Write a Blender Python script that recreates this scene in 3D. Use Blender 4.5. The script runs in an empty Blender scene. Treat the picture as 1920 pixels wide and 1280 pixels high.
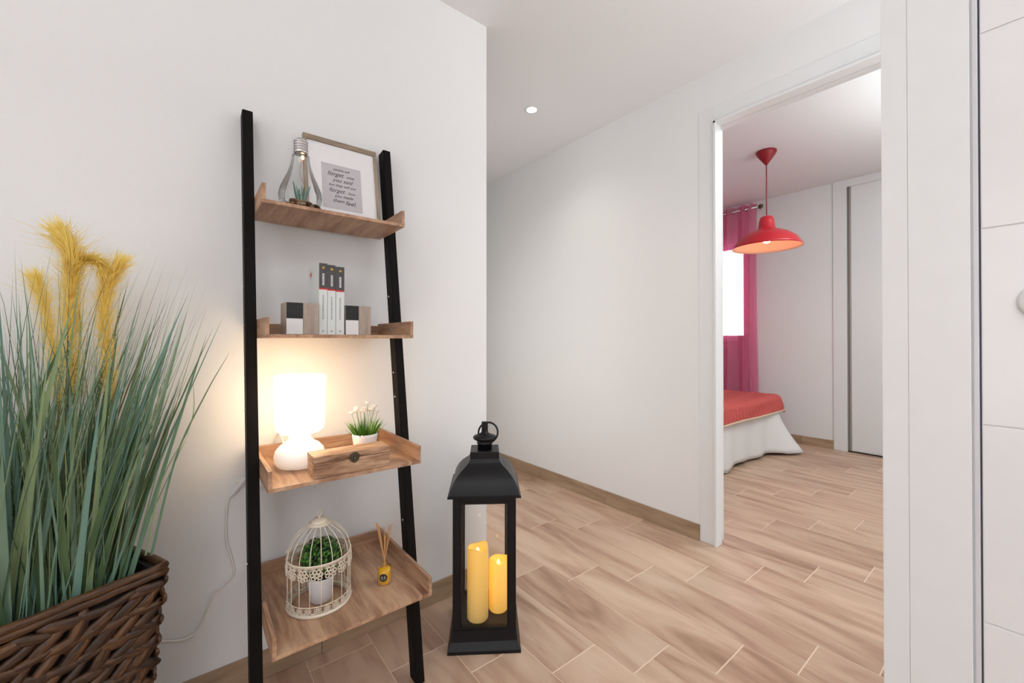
import bpy, bmesh, math, random
from mathutils import Vector, Matrix
R = math.radians
random.seed(7)
C = bpy.context.scene.collection

# ------------------------------------------------------------------ camera
F, HX, HY, CH = 775.0, 960.0, 637.0, 1.05      # focal px, principal x, horizon y, camera height
FW, RT = Vector((.6185, .786, 0)), Vector((.786, -.6185, 0))
cam_d = bpy.data.cameras.new('camera'); cam = bpy.data.objects.new('camera', cam_d); C.objects.link(cam)
cam_d.sensor_width = 36; cam_d.lens = F/1920*36; cam_d.clip_start = .02
cam.location = (0, 0, CH); cam.rotation_euler = (math.pi/2+.006, 0, -math.atan2(.6185, .786))
cam_d.shift_y = -7.65/1920
bpy.context.scene.camera = cam
def at(x, y, z):
    """a point of the room seen at photo position x, y at depth z"""
    return FW*z + RT*((x-HX)/F*z) + Vector((0, 0, CH-(y-HY)/F*z))

# ------------------------------------------------------------------ world, lights, exposure
w = bpy.data.worlds.new('world'); bpy.context.scene.world = w; w.use_nodes = True
bg = w.node_tree.nodes['Background']; bg.inputs[0].default_value = (.93, .96, 1, 1); bg.inputs[1].default_value = 5.0
vs = bpy.context.scene.view_settings
vs.view_transform = 'Standard'; vs.look = 'None'; vs.gamma = 1; vs.use_curve_mapping = False
vs.exposure = 0
def area(name, loc, rot, sx, sy, power, col=(1, 1, 1)):
    l = bpy.data.lights.new(name, 'AREA'); l.shape = 'RECTANGLE'; l.size = sx; l.size_y = sy; l.energy = power; l.color = col
    o = bpy.data.objects.new(name, l); C.objects.link(o); o.location = loc; o.rotation_euler = rot; return o
area('bounce_fill_living', (-.6, -1.0, 1.75), (R(180), 0, 0), 1.6, 1.2, 37, (.96, .98, 1))  # added fill aimed up at the ceiling, not a lamp of the room
area('bounce_fill_hall', (1.58, -.7, 1.3), (R(180), 0, 0), .9, 1.4, 16, (.95, .98, 1))  # unseen uplight put in to brighten the hall ceiling and walls
area('living_side_fill', (-2.3, -.3, 1.25), (0, R(-90), 0), 1.5, 1.5, 18, (.97, .99, 1))  # invented panel of fill thrown at the hall wall; no window stands there
area('hall_near_fill', (1.55, -2.5, 1.2), (R(90), 0, 0), 1.0, 1.9, 17, (.97, .99, 1))  # added fill at the near end of the hall, no opening behind it
area('corridor_side_fill', (1.05, 2.3, 1.0), (0, R(-90), 0), 1.5, 1.2, 6.3, (1, .98, .94))  # extra fill hidden round the corner, added to lift the hall wall and floor
area('bedroom_overhead_fill', (3.3, -.1, 2.5), (0, 0, 0), 1.0, 1.0, 25, (.92, 1, .98))  # added overhead fill for the bedroom, without any ceiling fitting
area('bedroom_bounce_fill', (3.3, -.2, 1.9), (R(180), 0, 0), 1.0, 1.0, 17, (.90, .99, 1))  # second made-up bedroom fill, turned up to lighten the ceiling
def spot(name, loc, power, col=(1, .9, .78), size=130):
    l = bpy.data.lights.new(name, 'SPOT'); l.energy = power; l.color = col; l.spot_size = R(size); l.spot_blend = .9; l.shadow_soft_size = .04
    o = bpy.data.objects.new(name, l); C.objects.link(o); o.location = loc; return o
spot('downlight_lamp', (1.62, 1.868, 2.415), 9)
spot('hall_front_spot', (1.55, .35, 2.415), 14)  # spot above the front hall; no fitting is built for it

# ------------------------------------------------------------------ helpers
def tag(o, label=None, cat=None, group=None, kind=None):
    if label: o['label'] = label
    if cat: o['category'] = cat
    if group: o['group'] = group
    if kind: o['kind'] = kind
    return o
def thing(name, label, cat, loc=(0, 0, 0), rz=0, group=None):
    o = bpy.data.objects.new(name, None); o.empty_display_size = .05; C.objects.link(o)
    o.location = loc; o.rotation_euler = (0, 0, rz); return tag(o, label, cat, group)
def obj(name, bm, mat, parent=None, smooth=False, label=None, kind=None, loc=None, rot=None):
    me = bpy.data.meshes.new(name)
    if smooth:
        for f in bm.faces: f.smooth = True
    bmesh.ops.recalc_face_normals(bm, faces=bm.faces[:])
    bm.to_mesh(me); bm.free()
    for m in (mat if isinstance(mat, (list, tuple)) else [mat]): me.materials.append(m)
    o = bpy.data.objects.new(name, me); C.objects.link(o)
    if parent: o.parent = parent
    if loc is not None: o.location = loc
    if rot is not None: o.rotation_euler = rot
    return tag(o, label=label, kind=kind)
def NB(): return bmesh.new()
def box(bm, a, b, bev=0, mi=0):
    t = bmesh.new()
    bmesh.ops.create_cube(t, size=1)
    s = [b[i]-a[i] for i in range(3)]; c = [(a[i]+b[i])/2 for i in range(3)]
    for v in t.verts: v.co = Vector([v.co[i]*s[i]+c[i] for i in range(3)])
    if bev: bmesh.ops.bevel(t, geom=t.edges[:], offset=bev, segments=2, affect='EDGES', profile=.7)
    join(bm, t, mi)
def join(bm, t, mi=0, M=None):
    if M is not None: bmesh.ops.transform(t, matrix=M, verts=t.verts)
    vm = {v: bm.verts.new(v.co) for v in t.verts}
    for f in t.faces:
        try:
            g = bm.faces.new([vm[v] for v in f.verts]); g.material_index = mi or f.material_index; g.smooth = f.smooth
        except ValueError: pass
    t.free()
def prism(bm, rings, cap=True, closed=True, mi=0, smooth=False):
    """rings: list of lists of points, equal length"""
    V = [[bm.verts.new(p) for p in r] for r in rings]; n = len(V[0])
    for a, b in zip(V, V[1:]):
        for i in range(n if closed else n-1):
            j = (i+1) % n
            f = bm.faces.new((a[i], a[j], b[j], b[i])); f.material_index = mi; f.smooth = smooth
    if cap and closed:
        for r in (V[0], V[-1]):
            f = bm.faces.new(r); f.material_index = mi
def lathe(bm, prof, n=24, c=(0, 0, 0), cap=True, mi=0, smooth=True):
    prism(bm, [[(c[0]+r*math.cos(2*math.pi*k/n), c[1]+r*math.sin(2*math.pi*k/n), c[2]+z) for k in range(n)] for r, z in prof], cap, True, mi, smooth)
def tube(bm, pts, r, n=8, mi=0, cap=True):
    pts = [Vector(p) for p in pts]; rings = []; prev = None
    for i, p in enumerate(pts):
        d = (pts[min(i+1, len(pts)-1)]-pts[max(i-1, 0)]).normalized()
        u = prev if prev is not None else (Vector((0, 0, 1)) if abs(d.z) < .9 else Vector((1, 0, 0)))
        a = (u-d*u.dot(d)).normalized(); prev = a; b = d.cross(a)
        rr = r[i] if isinstance(r, (list, tuple)) else r
        rings.append([p+a*rr*math.cos(2*math.pi*k/n)+b*rr*math.sin(2*math.pi*k/n) for k in range(n)])
    prism(bm, rings, cap, True, mi, True)
def torus(bm, c, R_, r, M=None, n=16, m=6, sx=1, sy=1):
    t = bmesh.new(); V = []
    for i in range(n):
        a = 2*math.pi*i/n
        V.append([t.verts.new(((R_+r*math.cos(2*math.pi*j/m))*math.cos(a)*sx, (R_+r*math.cos(2*math.pi*j/m))*math.sin(a)*sy, r*math.sin(2*math.pi*j/m))) for j in range(m)])
    for i in range(n):
        for j in range(m):
            f = t.faces.new((V[i][j], V[(i+1) % n][j], V[(i+1) % n][(j+1) % m], V[i][(j+1) % m])); f.smooth = True
    join(bm, t, 0, Matrix.Translation(c) @ (M if M is not None else Matrix.Identity(4)))
def blob(bm, c, s, seed=0, sub=2, jit=.15, M=None):
    t = bmesh.new(); bmesh.ops.create_icosphere(t, subdivisions=sub, radius=1)
    rg = random.Random(seed)
    for v in t.verts:
        v.co *= 1+rg.uniform(-jit, jit); v.co = Vector((v.co.x*s[0], v.co.y*s[1], v.co.z*s[2]))
    for f in t.faces: f.smooth = True
    join(bm, t, 0, Matrix.Translation(c) @ (M if M is not None else Matrix.Identity(4)))
def catmull(pts, n=8):
    P = [Vector(p) for p in pts]; P = [P[0]*2-P[1]]+P+[P[-1]*2-P[-2]]; out = []
    for i in range(1, len(P)-2):
        for k in range(n):
            t = k/n; a, b, c, d = P[i-1:i+3]
            out.append(.5*((2*b)+(-a+c)*t+(2*a-5*b+4*c-d)*t*t+(-a+3*b-3*c+d)*t**3))
    return out+[P[-2]]

# ------------------------------------------------------------------ materials
def srgb(r, g, b):
    return tuple((((c/255)+.055)/1.055)**2.4 if c > 10 else c/255/12.92 for c in (r, g, b))+(1,)
def mat(name, col, rough=.5, metal=0, emit=None, es=0, bump=None, spec=None, coat=0, trans=0):
    m = bpy.data.materials.new(name); m.use_nodes = True; nt = m.node_tree; b = nt.nodes['Principled BSDF']
    b.inputs['Base Color'].default_value = col; b.inputs['Roughness'].default_value = rough; b.inputs['Metallic'].default_value = metal
    if emit: b.inputs['Emission Color'].default_value = emit; b.inputs['Emission Strength'].default_value = es
    if spec is not None: b.inputs['Specular IOR Level'].default_value = spec
    if coat: b.inputs['Coat Weight'].default_value = coat
    tc = nt.nodes.new('ShaderNodeTexCoord'); n = nt.nodes.new('ShaderNodeTexNoise'); n.inputs['Scale'].default_value = bump[0] if bump else 30
    nt.links.new(tc.outputs['Object'], n.inputs['Vector'])
    mx = nt.nodes.new('ShaderNodeMix'); mx.data_type = 'RGBA'; mx.blend_type = 'MULTIPLY'; mx.inputs[0].default_value = (bump[2] if bump and len(bump) > 2 else .04)
    mx.inputs[6].default_value = col; nt.links.new(n.outputs['Fac'], mx.inputs[7]); nt.links.new(mx.outputs[2], b.inputs['Base Color'])
    if bump:
        bp = nt.nodes.new('ShaderNodeBump'); bp.inputs['Strength'].default_value = bump[1]; bp.inputs['Distance'].default_value = .002
        nt.links.new(n.outputs['Fac'], bp.inputs['Height']); nt.links.new(bp.outputs[0], b.inputs['Normal'])
    return m
def wood(name, cols, axis='X', scale=6, stretch=8, rough=.5, rnd=False, dist=1.2, tone=0, det=4, bump=.15, fine=.25):
    """procedural grain running along the axis; cols = colour ramp stops"""
    m = bpy.data.materials.new(name); m.use_nodes = True; nt = m.node_tree; b = nt.nodes['Principled BSDF']; L = nt.links.new
    tc = nt.nodes.new('ShaderNodeTexCoord'); mp = nt.nodes.new('ShaderNodeMapping'); L(tc.outputs['Object'], mp.inputs[0])
    s = [scale]*3; s['XYZ'.index(axis)] = scale/stretch; mp.inputs['Scale'].default_value = s
    src = mp.outputs[0]
    if rnd:
        oi = nt.nodes.new('ShaderNodeObjectInfo'); ml = nt.nodes.new('ShaderNodeMath'); ml.operation = 'MULTIPLY'; ml.inputs[1].default_value = 57
        L(oi.outputs['Random'], ml.inputs[0]); ad = nt.nodes.new('ShaderNodeVectorMath'); ad.operation = 'ADD'; L(src, ad.inputs[0]); L(ml.outputs[0], ad.inputs[1]); src = ad.outputs[0]
    n1 = nt.nodes.new('ShaderNodeTexNoise'); n1.inputs['Scale'].default_value = 1; n1.inputs['Detail'].default_value = det; n1.inputs['Distortion'].default_value = dist; L(src, n1.inputs['Vector'])
    n2 = nt.nodes.new('ShaderNodeTexNoise'); n2.inputs['Scale'].default_value = 7; n2.inputs['Detail'].default_value = 3; L(src, n2.inputs['Vector'])
    mi = nt.nodes.new('ShaderNodeMix'); mi.data_type = 'FLOAT'; mi.inputs[0].default_value = fine; L(n1.outputs['Fac'], mi.inputs[2]); L(n2.outputs['Fac'], mi.inputs[3])
    cr = nt.nodes.new('ShaderNodeValToRGB'); L(mi.outputs[0], cr.inputs[0])
    while len(cr.color_ramp.elements) < len(cols): cr.color_ramp.elements.new(.5)
    for e, (p, c) in zip(cr.color_ramp.elements, cols): e.position = p; e.color = c
    out = cr.outputs[0]
    if tone:
        hs = nt.nodes.new('ShaderNodeHueSaturation'); mr = nt.nodes.new('ShaderNodeMapRange'); L(oi.outputs['Random'], mr.inputs[0])
        mr.inputs[3].default_value = 1-tone; mr.inputs[4].default_value = 1+tone; L(mr.outputs[0], hs.inputs['Value']); L(out, hs.inputs['Color']); out = hs.outputs[0]
    L(out, b.inputs['Base Color']); b.inputs['Roughness'].default_value = rough
    bp = nt.nodes.new('ShaderNodeBump'); bp.inputs['Strength'].default_value = bump; bp.inputs['Distance'].default_value = .001; L(mi.outputs[0], bp.inputs['Height']); L(bp.outputs[0], b.inputs['Normal'])
    return m
def glass(name, tint=(1, 1, 1, 1), f=1.45, gloss=1.0):
    m = bpy.data.materials.new(name); m.use_nodes = True; nt = m.node_tree; nt.nodes.remove(nt.nodes['Principled BSDF']); L = nt.links.new
    t = nt.nodes.new('ShaderNodeBsdfTransparent'); t.inputs[0].default_value = tint
    g = nt.nodes.new('ShaderNodeBsdfGlossy'); g.inputs['Roughness'].default_value = .03
    fr = nt.nodes.new('ShaderNodeFresnel'); fr.inputs[0].default_value = f
    mu = nt.nodes.new('ShaderNodeMath'); mu.operation = 'MULTIPLY'; mu.inputs[1].default_value = gloss; L(fr.outputs[0], mu.inputs[0])
    mx = nt.nodes.new('ShaderNodeMixShader'); L(mu.outputs[0], mx.inputs[0]); L(t.outputs[0], mx.inputs[1]); L(g.outputs[0], mx.inputs[2])
    L(mx.outputs[0], nt.nodes['Material Output'].inputs[0]); return m
def sheer(name, col, op=.5):
    m = bpy.data.materials.new(name); m.use_nodes = True; nt = m.node_tree; nt.nodes.remove(nt.nodes['Principled BSDF']); L = nt.links.new
    t = nt.nodes.new('ShaderNodeBsdfTransparent'); t.inputs[0].default_value = (1, .80, .90, 1)
    d = nt.nodes.new('ShaderNodeBsdfDiffuse'); d.inputs[0].default_value = col
    tl = nt.nodes.new('ShaderNodeBsdfTranslucent'); tl.inputs[0].default_value = col
    a = nt.nodes.new('ShaderNodeMixShader'); a.inputs[0].default_value = .5; L(d.outputs[0], a.inputs[1]); L(tl.outputs[0], a.inputs[2])
    lw = nt.nodes.new('ShaderNodeLayerWeight'); lw.inputs[0].default_value = .35
    mr = nt.nodes.new('ShaderNodeMapRange'); mr.inputs[3].default_value = op; mr.inputs[4].default_value = .95; L(lw.outputs['Facing'], mr.inputs[0])
    mx = nt.nodes.new('ShaderNodeMixShader'); L(mr.outputs[0], mx.inputs[0]); L(t.outputs[0], mx.inputs[1]); L(a.outputs[0], mx.inputs[2])
    L(mx.outputs[0], nt.nodes['Material Output'].inputs[0]); return m
def emis(name, col, s):
    m = bpy.data.materials.new(name); m.use_nodes = True; nt = m.node_tree; nt.nodes.remove(nt.nodes['Principled BSDF'])
    e = nt.nodes.new('ShaderNodeEmission'); e.inputs[0].default_value = col; e.inputs[1].default_value = s
    nt.links.new(e.outputs[0], nt.nodes['Material Output'].inputs[0]); return m

M_wall = mat('wall_paint', (.83, .832, .835, 1), .75, bump=(140, .05, .03))
M_ceil = mat('ceiling_paint', (.84, .84, .85, 1), .8, bump=(140, .04, .03))
M_trim = mat('white_lacquer', (.80, .81, .82, 1), .35)
M_tile = mat('white_wall_tile', (.80, .80, .81, 1), .22)
M_grout = mat('pale_grout', (.72, .72, .72, 1), .9)
M_fgrout = mat('beige_floor_grout', srgb(232, 208, 188), .9)
FC = [(.30, srgb(154, 121, 98)), (.43, srgb(184, 150, 127)), (.56, srgb(202, 172, 148)), (.76, srgb(214, 187, 165))]
M_plank = wood('wood_look_floor_tile', FC, 'Y', 9, 6, .38, rnd=True, dist=1.1, tone=.06, det=3, bump=.05, fine=.12)
M_bbX = wood('wood_look_skirting_x', [(.25, srgb(138, 112, 90)), (.5, srgb(168, 142, 116)), (.8, srgb(190, 164, 138))], 'X', 14, 7, .4, rnd=True, tone=.08, bump=.08)
M_bbY = wood('wood_look_skirting_y', [(.25, srgb(138, 112, 90)), (.5, srgb(168, 142, 116)), (.8, srgb(190, 164, 138))], 'Y', 14, 7, .4, rnd=True, tone=.08, bump=.08)
M_black = mat('black_painted_wood', (.007, .0055, .005, 1), .6, bump=(60, .1, .3), spec=.12)
TR = [(.28, srgb(112, 78, 58)), (.43, srgb(160, 122, 96)), (.57, srgb(188, 151, 121)), (.76, srgb(206, 172, 140))]
M_trayY = wood('paulownia_board_y', TR, 'Y', 26, 9, .5, dist=1.0)
M_trayX = wood('paulownia_board_x', TR, 'X', 26, 9, .5, dist=1.0)
M_boxw = wood('box_wood', [(.36, srgb(112, 78, 54)), (.46, srgb(164, 126, 98)), (.56, srgb(196, 160, 130)), (.7, srgb(212, 182, 152))], 'X', 34, 9, .55, dist=1.2)
M_chrome = mat('brushed_steel', (.62, .62, .62, 1), .25, 1)
M_dkmetal = mat('dark_bronze', (.16, .13, .09, 1), .4, .8, bump=(400, .3, .4))
M_glass = glass('clear_glass', (1, 1, 1, 1), 1.35); M_bulbglass = glass('bulb_glass', (.97, .98, .98, 1), 1.38, .8)

# ------------------------------------------------------------------ setting: walls, floor, ceiling
H, HB = 2.43, 2.56
def slab(name, boxes, m, parent=None, bev=0):
    bm = NB()
    for a, b in boxes: box(bm, a, b, bev)
    o = obj(name, bm, m, parent)
    if not parent: o['kind'] = 'structure'
    return o
WY, WX = 1.497, 2.117
slab('wall_left', [((-2.7, WY, 0), (1.035, WY+.12, H))], M_wall)
slab('wall_hall', [((WX, 1.05, 0), (2.23, 4.6, HB)), ((WX, .13, 2.20), (2.23, 1.05, HB)), ((WX, -2.7, 0), (2.23, .13, HB))], M_wall)
slab('wall_hall_end', [((.915, 4.4, 0), (WX, 4.5, H))], M_wall)
slab('wall_hall_left', [((.915, WY+.12, 0), (1.035, 4.4, H))], M_wall)
slab('wall_back', [((-2.7, -2.8, 0), (-2.2, -2.7, H)), ((-1.2, -2.8, 0), (.95, -2.7, H)), ((-2.2, -2.8, 2.1), (-1.2, -2.7, H)), ((-2.2, -2.8, 0), (-1.2, -2.7, 1.0)), ((1.03, -2.8, 0), (WX, -2.7, H))], M_wall)
slab('wall_far_left', [((-2.8, -2.8, 0), (-2.7, 1.617, H))], M_wall)
BX = 4.89
slab('wall_bedroom_far', [((BX, -1.2, 0), (BX+.15, 2.0, HB)), ((BX, 3.1, 0), (BX+.15, 3.7, HB)), ((BX, 2.0, 0), (BX+.15, 3.1, 1.05)), ((BX, 2.0, 2.14), (BX+.15, 3.1, HB))], M_wall)
slab('wall_bedroom_left', [((2.23, 3.6, 0), (BX, 3.7, HB))], M_wall)
slab('wall_bedroom_right', [((2.23, -1.3, 0), (BX, -1.2, HB))], M_wall)
slab('ceiling', [((-2.8, -2.8, H), (2.117, 4.6, H+.1))], M_ceil)
slab('ceiling_bedroom', [((2.117, -2.7, HB), (BX+.15, 4.6, HB+.1))], M_ceil)

# floor: planks run along Y, 0.20 x 0.64, each row stepped by 0.16
floor = slab('floor', [((-2.8, -2.8, -.05), (BX+.15, 4.6, -.0008))], M_fgrout)
PW, PL = .20, .64
def plank_mesh(bm, cx, cy, j=0):
    box(bm, (cx-PW/2+.0014, cy-PL/2+.0022, -.008), (cx+PW/2-.0014, cy+PL/2-.0022, j), .0004)
bm = NB(); plank_mesh(bm, 0, 0); proto = obj('plank', bm, M_plank, floor); pm = proto.data; first = True
rest = NB()
def seen(X, Y):
    for dx in (-.1, 0, .1):
        for dy in (-.32, -.16, 0, .16, .32):
            x, y = X+dx, Y+dy
            z = x*.6185+y*.786
            if z < .6: continue
            px = HX+F*(x*.786-y*.6185)/z; py = HY+F*CH/z
            if -40 < px < 1720 and py < 1330:
                if y < WY and x < 2.25: return True
                if x > .95 and x < 2.25 and y < 3.3: return True
                if x >= 2.2 and x < 4.95 and px > 1320: return True
    return False
nplank = 0
for k in range(-19, 21):
    x0 = .91+.2*k; cx = x0+.1
    off = (.95-.16*k) % PL
    for m_ in range(-6, 9):
        cy = off+m_*PL+PL/2
        if cy < -2.5 or cy > 4.3 or cx > BX+.05: continue
        if seen(cx, cy):
            if first: o = proto; first = False
            else: o = proto.copy(); C.objects.link(o)
            o.parent = floor; o.location = (cx, cy, random.uniform(-.0003, .0002)); nplank += 1
        else: plank_mesh(rest, cx, cy)
obj('hidden_planks', rest, M_plank, floor, kind='stuff')

# skirting boards of the same tile
def skirt(name, axis, fixed, a, b, joints, m, inward):
    base = bpy.data.objects.new(name, None); C.objects.link(base); base['kind'] = 'structure'
    cuts = [a]+[j for j in joints if a < j < b]+[b]
    for p, q in zip(cuts, cuts[1:]):
        bm = NB(); t = .009
        if axis == 'X': box(bm, (-(q-p)/2+.001, min(0, inward*t), 0), ((q-p)/2-.001, max(0, inward*t), .083), .0008); loc = ((p+q)/2, fixed, .0005)
        else: box(bm, (min(0, inward*t), -(q-p)/2+.001, 0), (max(0, inward*t), (q-p)/2-.001, .083), .0008); loc = (fixed, (p+q)/2, .0005)
        obj('skirting_tile', bm, m, base, loc=loc)
    return base
skirt('baseboard_left', 'X', WY, -1.2, 1.043, [-.9, -.27, .36, .99], M_bbX, -1)
skirt('baseboard_corner', 'Y', 1.035, WY-.009, 3.4, [2.1, 2.73], M_bbY, 1)
skirt('baseboard_hall', 'Y', WX, 1.097, 4.4, [1.71, 2.33, 2.95, 3.57], M_bbY, -1)
skirt('baseboard_bedroom', 'Y', BX, 1.212, 3.6, [1.48, 2.1, 2.73], M_bbY, -1)

# doorway to the bedroom (pocket frame)
d1 = bpy.data.objects.new('door_1', None); C.objects.link(d1); d1['kind'] = 'structure'
DY0, DY1, DT = .18, 1.007, 2.155
def arch(y0, y1, z0, z1, nm='architrave'):
    bm = NB(); t_a = .011 if min(y1-y0, z1-z0) < .02 else .003; box(bm, (WX-t_a, y0, z0), (WX, y1, z1), .001); return obj(nm, bm, M_trim, d1)
arch(DY1+.014, 1.096, 0.001, DT+.088); arch(DY1, DY1+.0115, 0.001, DT+.0115)
arch(DY0-.09, DY0-.014, 0.001, DT+.088)
arch(DY0-.012, DY1+.0115, DT, DT+.0115, 'architrave'); arch(DY0-.014, DY1+.014, DT+.014, DT+.088, 'architrave')
for y0, y1 in ((DY1, DY1+.012), (DY0-.012, DY0)):
    bm = NB(); box(bm, (WX, y0, .001), (WX+.05, y1, DT), .001); obj('jamb', bm, M_trim, d1)
bm = NB(); box(bm, (WX, DY0-.012, DT), (WX+.05, DY1+.012, DT+.012), .001); obj('jamb', bm, M_trim, d1)
bm = NB(); box(bm, (WX+.065, DY0-.05, DT+.006), (WX+.113, DY1+.043, DT+.045), .001); box(bm, (WX+.065, DY1+.02, .001), (WX+.113, DY1+.043, DT+.01), .001)
obj('pocket_lining', bm, M_trim, d1)

# near opening on the right: tiled wall, metal edge, lacquered frame
NX = .957
wt = slab('wall_right', [((NX+.0014, -2.7, 0), (1.035, .0530, H))], M_grout)
for k in range(-2, 8):
    z0 = .02+.3*k+.0; z1 = z0+.3
    if z0 < 0: z0 = 0.001
    if z1 > H: z1 = H
    if z1 <= .05 or z0 >= H-.01: continue
    for y0, y1 in ((-.55, .0535), (-1.15, -.55), (-1.75, -1.15), (-2.35, -1.75)):
        bm = NB(); box(bm, (NX, y0+.001, z0+.001), (NX+.008, y1-.001, z1-.001), .0012); obj('wall_tile', bm, M_tile, wt)
d2 = bpy.data.objects.new('door_2', None); C.objects.link(d2); d2['kind'] = 'structure'
def vbar(nm, x0, x1, y0, y1, m, z1=H-.001, bev=.0015):
    bm = NB(); box(bm, (x0, y0, .001), (x1, y1, z1), bev); return obj(nm, bm, m, d2)
vbar('dark_gap_strip', NX+.004, 1.035, .0535, .0548, mat('dark_gap', (.10, .10, .13, 1), .7), bev=0)  # strip coloured dark to stand in for the open gap
vbar('tile_edge_strip', NX-.003, NX+.008, .0549, .0611, mat('pale_edge_profile', (.66, .66, .70, 1), .3), bev=.0015)
vbar('frame_rebate', NX, 1.035, .0612, .0629, M_trim, bev=.0004)
vbar('architrave', NX-.004, 1.035, .063, .134, M_trim, bev=.0012)
vbar('jamb', NX-.0032, 1.045, .1341, .1675, M_trim, bev=.001)

# round white wall fitting on the tiles
t = thing('wall_knob', 'round white wall fitting with a raised centre on the white tiles at the right edge', 'knob', (NX, -.0085, 1.105)); t.rotation_euler = (0, R(-90), 0)
bm = NB(); lathe(bm, [(.0, 0), (.027, 0), (.027, .003), (.024, .0075), (.017, .009), (.0, .009)], 40, cap=False); obj('rosette', bm, M_trim, t)
bm = NB(); lathe(bm, [(.0, .009), (.0145, .009), (.0145, .012), (.012, .0165), (0, .017)], 32, cap=False); obj('button', bm, M_trim, t)

# recessed downlight
t = thing('downlight', 'small round recessed downlight glowing in the hall ceiling', 'light', (1.62, 1.868, H))
bm = NB(); lathe(bm, [(.030, -.0005), (.041, -.0005), (.041, -.003), (.036, -.005), (.030, -.003)], 32, cap=False); obj('trim_ring', bm, M_trim, t)
bm = NB(); lathe(bm, [(.0, -.002), (.0305, -.002), (.0305, 0), (0, 0)], 32, cap=False); obj('lamp_lens', bm, emis('downlight_lens', (1, .97, .9, 1), 14), t)

# ------------------------------------------------------------------ bedroom
# window
wn = bpy.data.objects.new('window_1', None); C.objects.link(wn); wn['kind'] = 'structure'
bm = NB()
for a, b in (((BX+.05, 2.0, 1.05), (BX+.10, 2.05, 2.14)), ((BX+.05, 3.05, 1.05), (BX+.10, 3.1, 2.14)), ((BX+.05, 2.05, 1.05), (BX+.10, 3.05, 1.10)), ((BX+.05, 2.05, 2.09), (BX+.10, 3.05, 2.14)), ((BX+.05, 2.52, 1.10), (BX+.10, 2.58, 2.09))): box(bm, a, b, .003)
obj('window_frame', bm, M_trim, wn)
for y0, y1 in ((2.05, 2.52), (2.58, 3.05)):
    bm = NB(); box(bm, (BX+.07, y0, 1.10), (BX+.076, y1, 2.09)); obj('pane', bm, M_glass, wn)
bm = NB(); box(bm, (BX-.02, 1.98, 1.03), (BX+.05, 3.12, 1.05), .003); obj('window_sill', bm, M_trim, wn)

# curtain rod and curtain
cr = thing('curtain_rod', 'thin metal curtain rod with round finial above the bedroom window', 'curtain rod', (4.80, 0, 2.475))
bm = NB(); tube(bm, [(0, 1.835, 0), (0, 3.2, 0)], .011, 12); obj('rod', bm, M_chrome, cr)
bm = NB(); blob(bm, (0, 1.815, 0), (.022, .026, .022), 1, 2, 0); obj('finial', bm, M_dkmetal, cr, smooth=True)
for y in (1.85, 3.1):
    bm = NB(); tube(bm, [(0, y, 0), (.045, y, 0), (.09, y, 0)], .007, 8); lathe(bm, [(.0, 0), (.022, 0), (.022, .006), (0, .006)], 16, (0, 0, 0), cap=False) if False else None
    obj('bracket', bm, M_dkmetal, cr)
ct = thing('curtain', 'sheer hot pink eyelet curtain gathered beside the bright bedroom window', 'curtain', (4.80, 0, 0))
bm = NB(); rows = []
path = []
y = 1.86; s = 0
while y < 3.02:
    dense = y < 1.99
    per = .075 if dense else .16; amp = .038 if dense else .022
    s += (.0045 if dense else .008)/per*2*math.pi
    path.append((y, amp*math.sin(s), amp)); y += .0045 if dense else .008
for zi in range(25):
    tt = zi/24; z = .12+tt*(2.525-.12); rows.append([(dx*(1+.25*(1-tt))+.006*math.sin(yy*40+z*3), yy+.012*(1-tt)*math.sin(z*2+yy*9), z) for yy, dx, am in path])
prism(bm, rows, False, False, smooth=True)
obj('curtain_panel', bm, sheer('pink_voile', srgb(236, 100, 152), .35), ct)
for i, yy in enumerate((1.90, 1.975, 2.1, 2.26, 2.42, 2.58)):
    bm = NB(); torus(bm, (0, yy, 2.475), .022, .003, Matrix.Rotation(R(90), 4, 'X')); obj('eyelet', bm, M_chrome, ct)

# bed
bed = thing('bed', 'low bed with a white valance skirt standing beside the bedroom window', 'bed', (3.70, 2.45, 0))
bx0, bx1, by0, by1 = -.70, .68, -.93, 1.08
bm = NB(); box(bm, (bx0+.03, by0+.03, .08), (bx1-.03, by1, .30), .01); obj('bed_base', bm, mat('pale_bed_base', (.6, .56, .52, 1), .8), bed)
bm = NB(); box(bm, (bx0+.01, by0+.01, .30), (bx1-.01, by1, .50), .04); obj('mattress', bm, mat('white_mattress', (.75, .74, .74, 1), .8), bed)
for sx in (bx0+.08, bx1-.08):
    for sy in (by0+.10, by1-.08):
        bm = NB(); lathe(bm, [(.018, 0), (.024, .081)], 12, (sx, sy, .001)); obj('leg', bm, M_black, bed)
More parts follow.
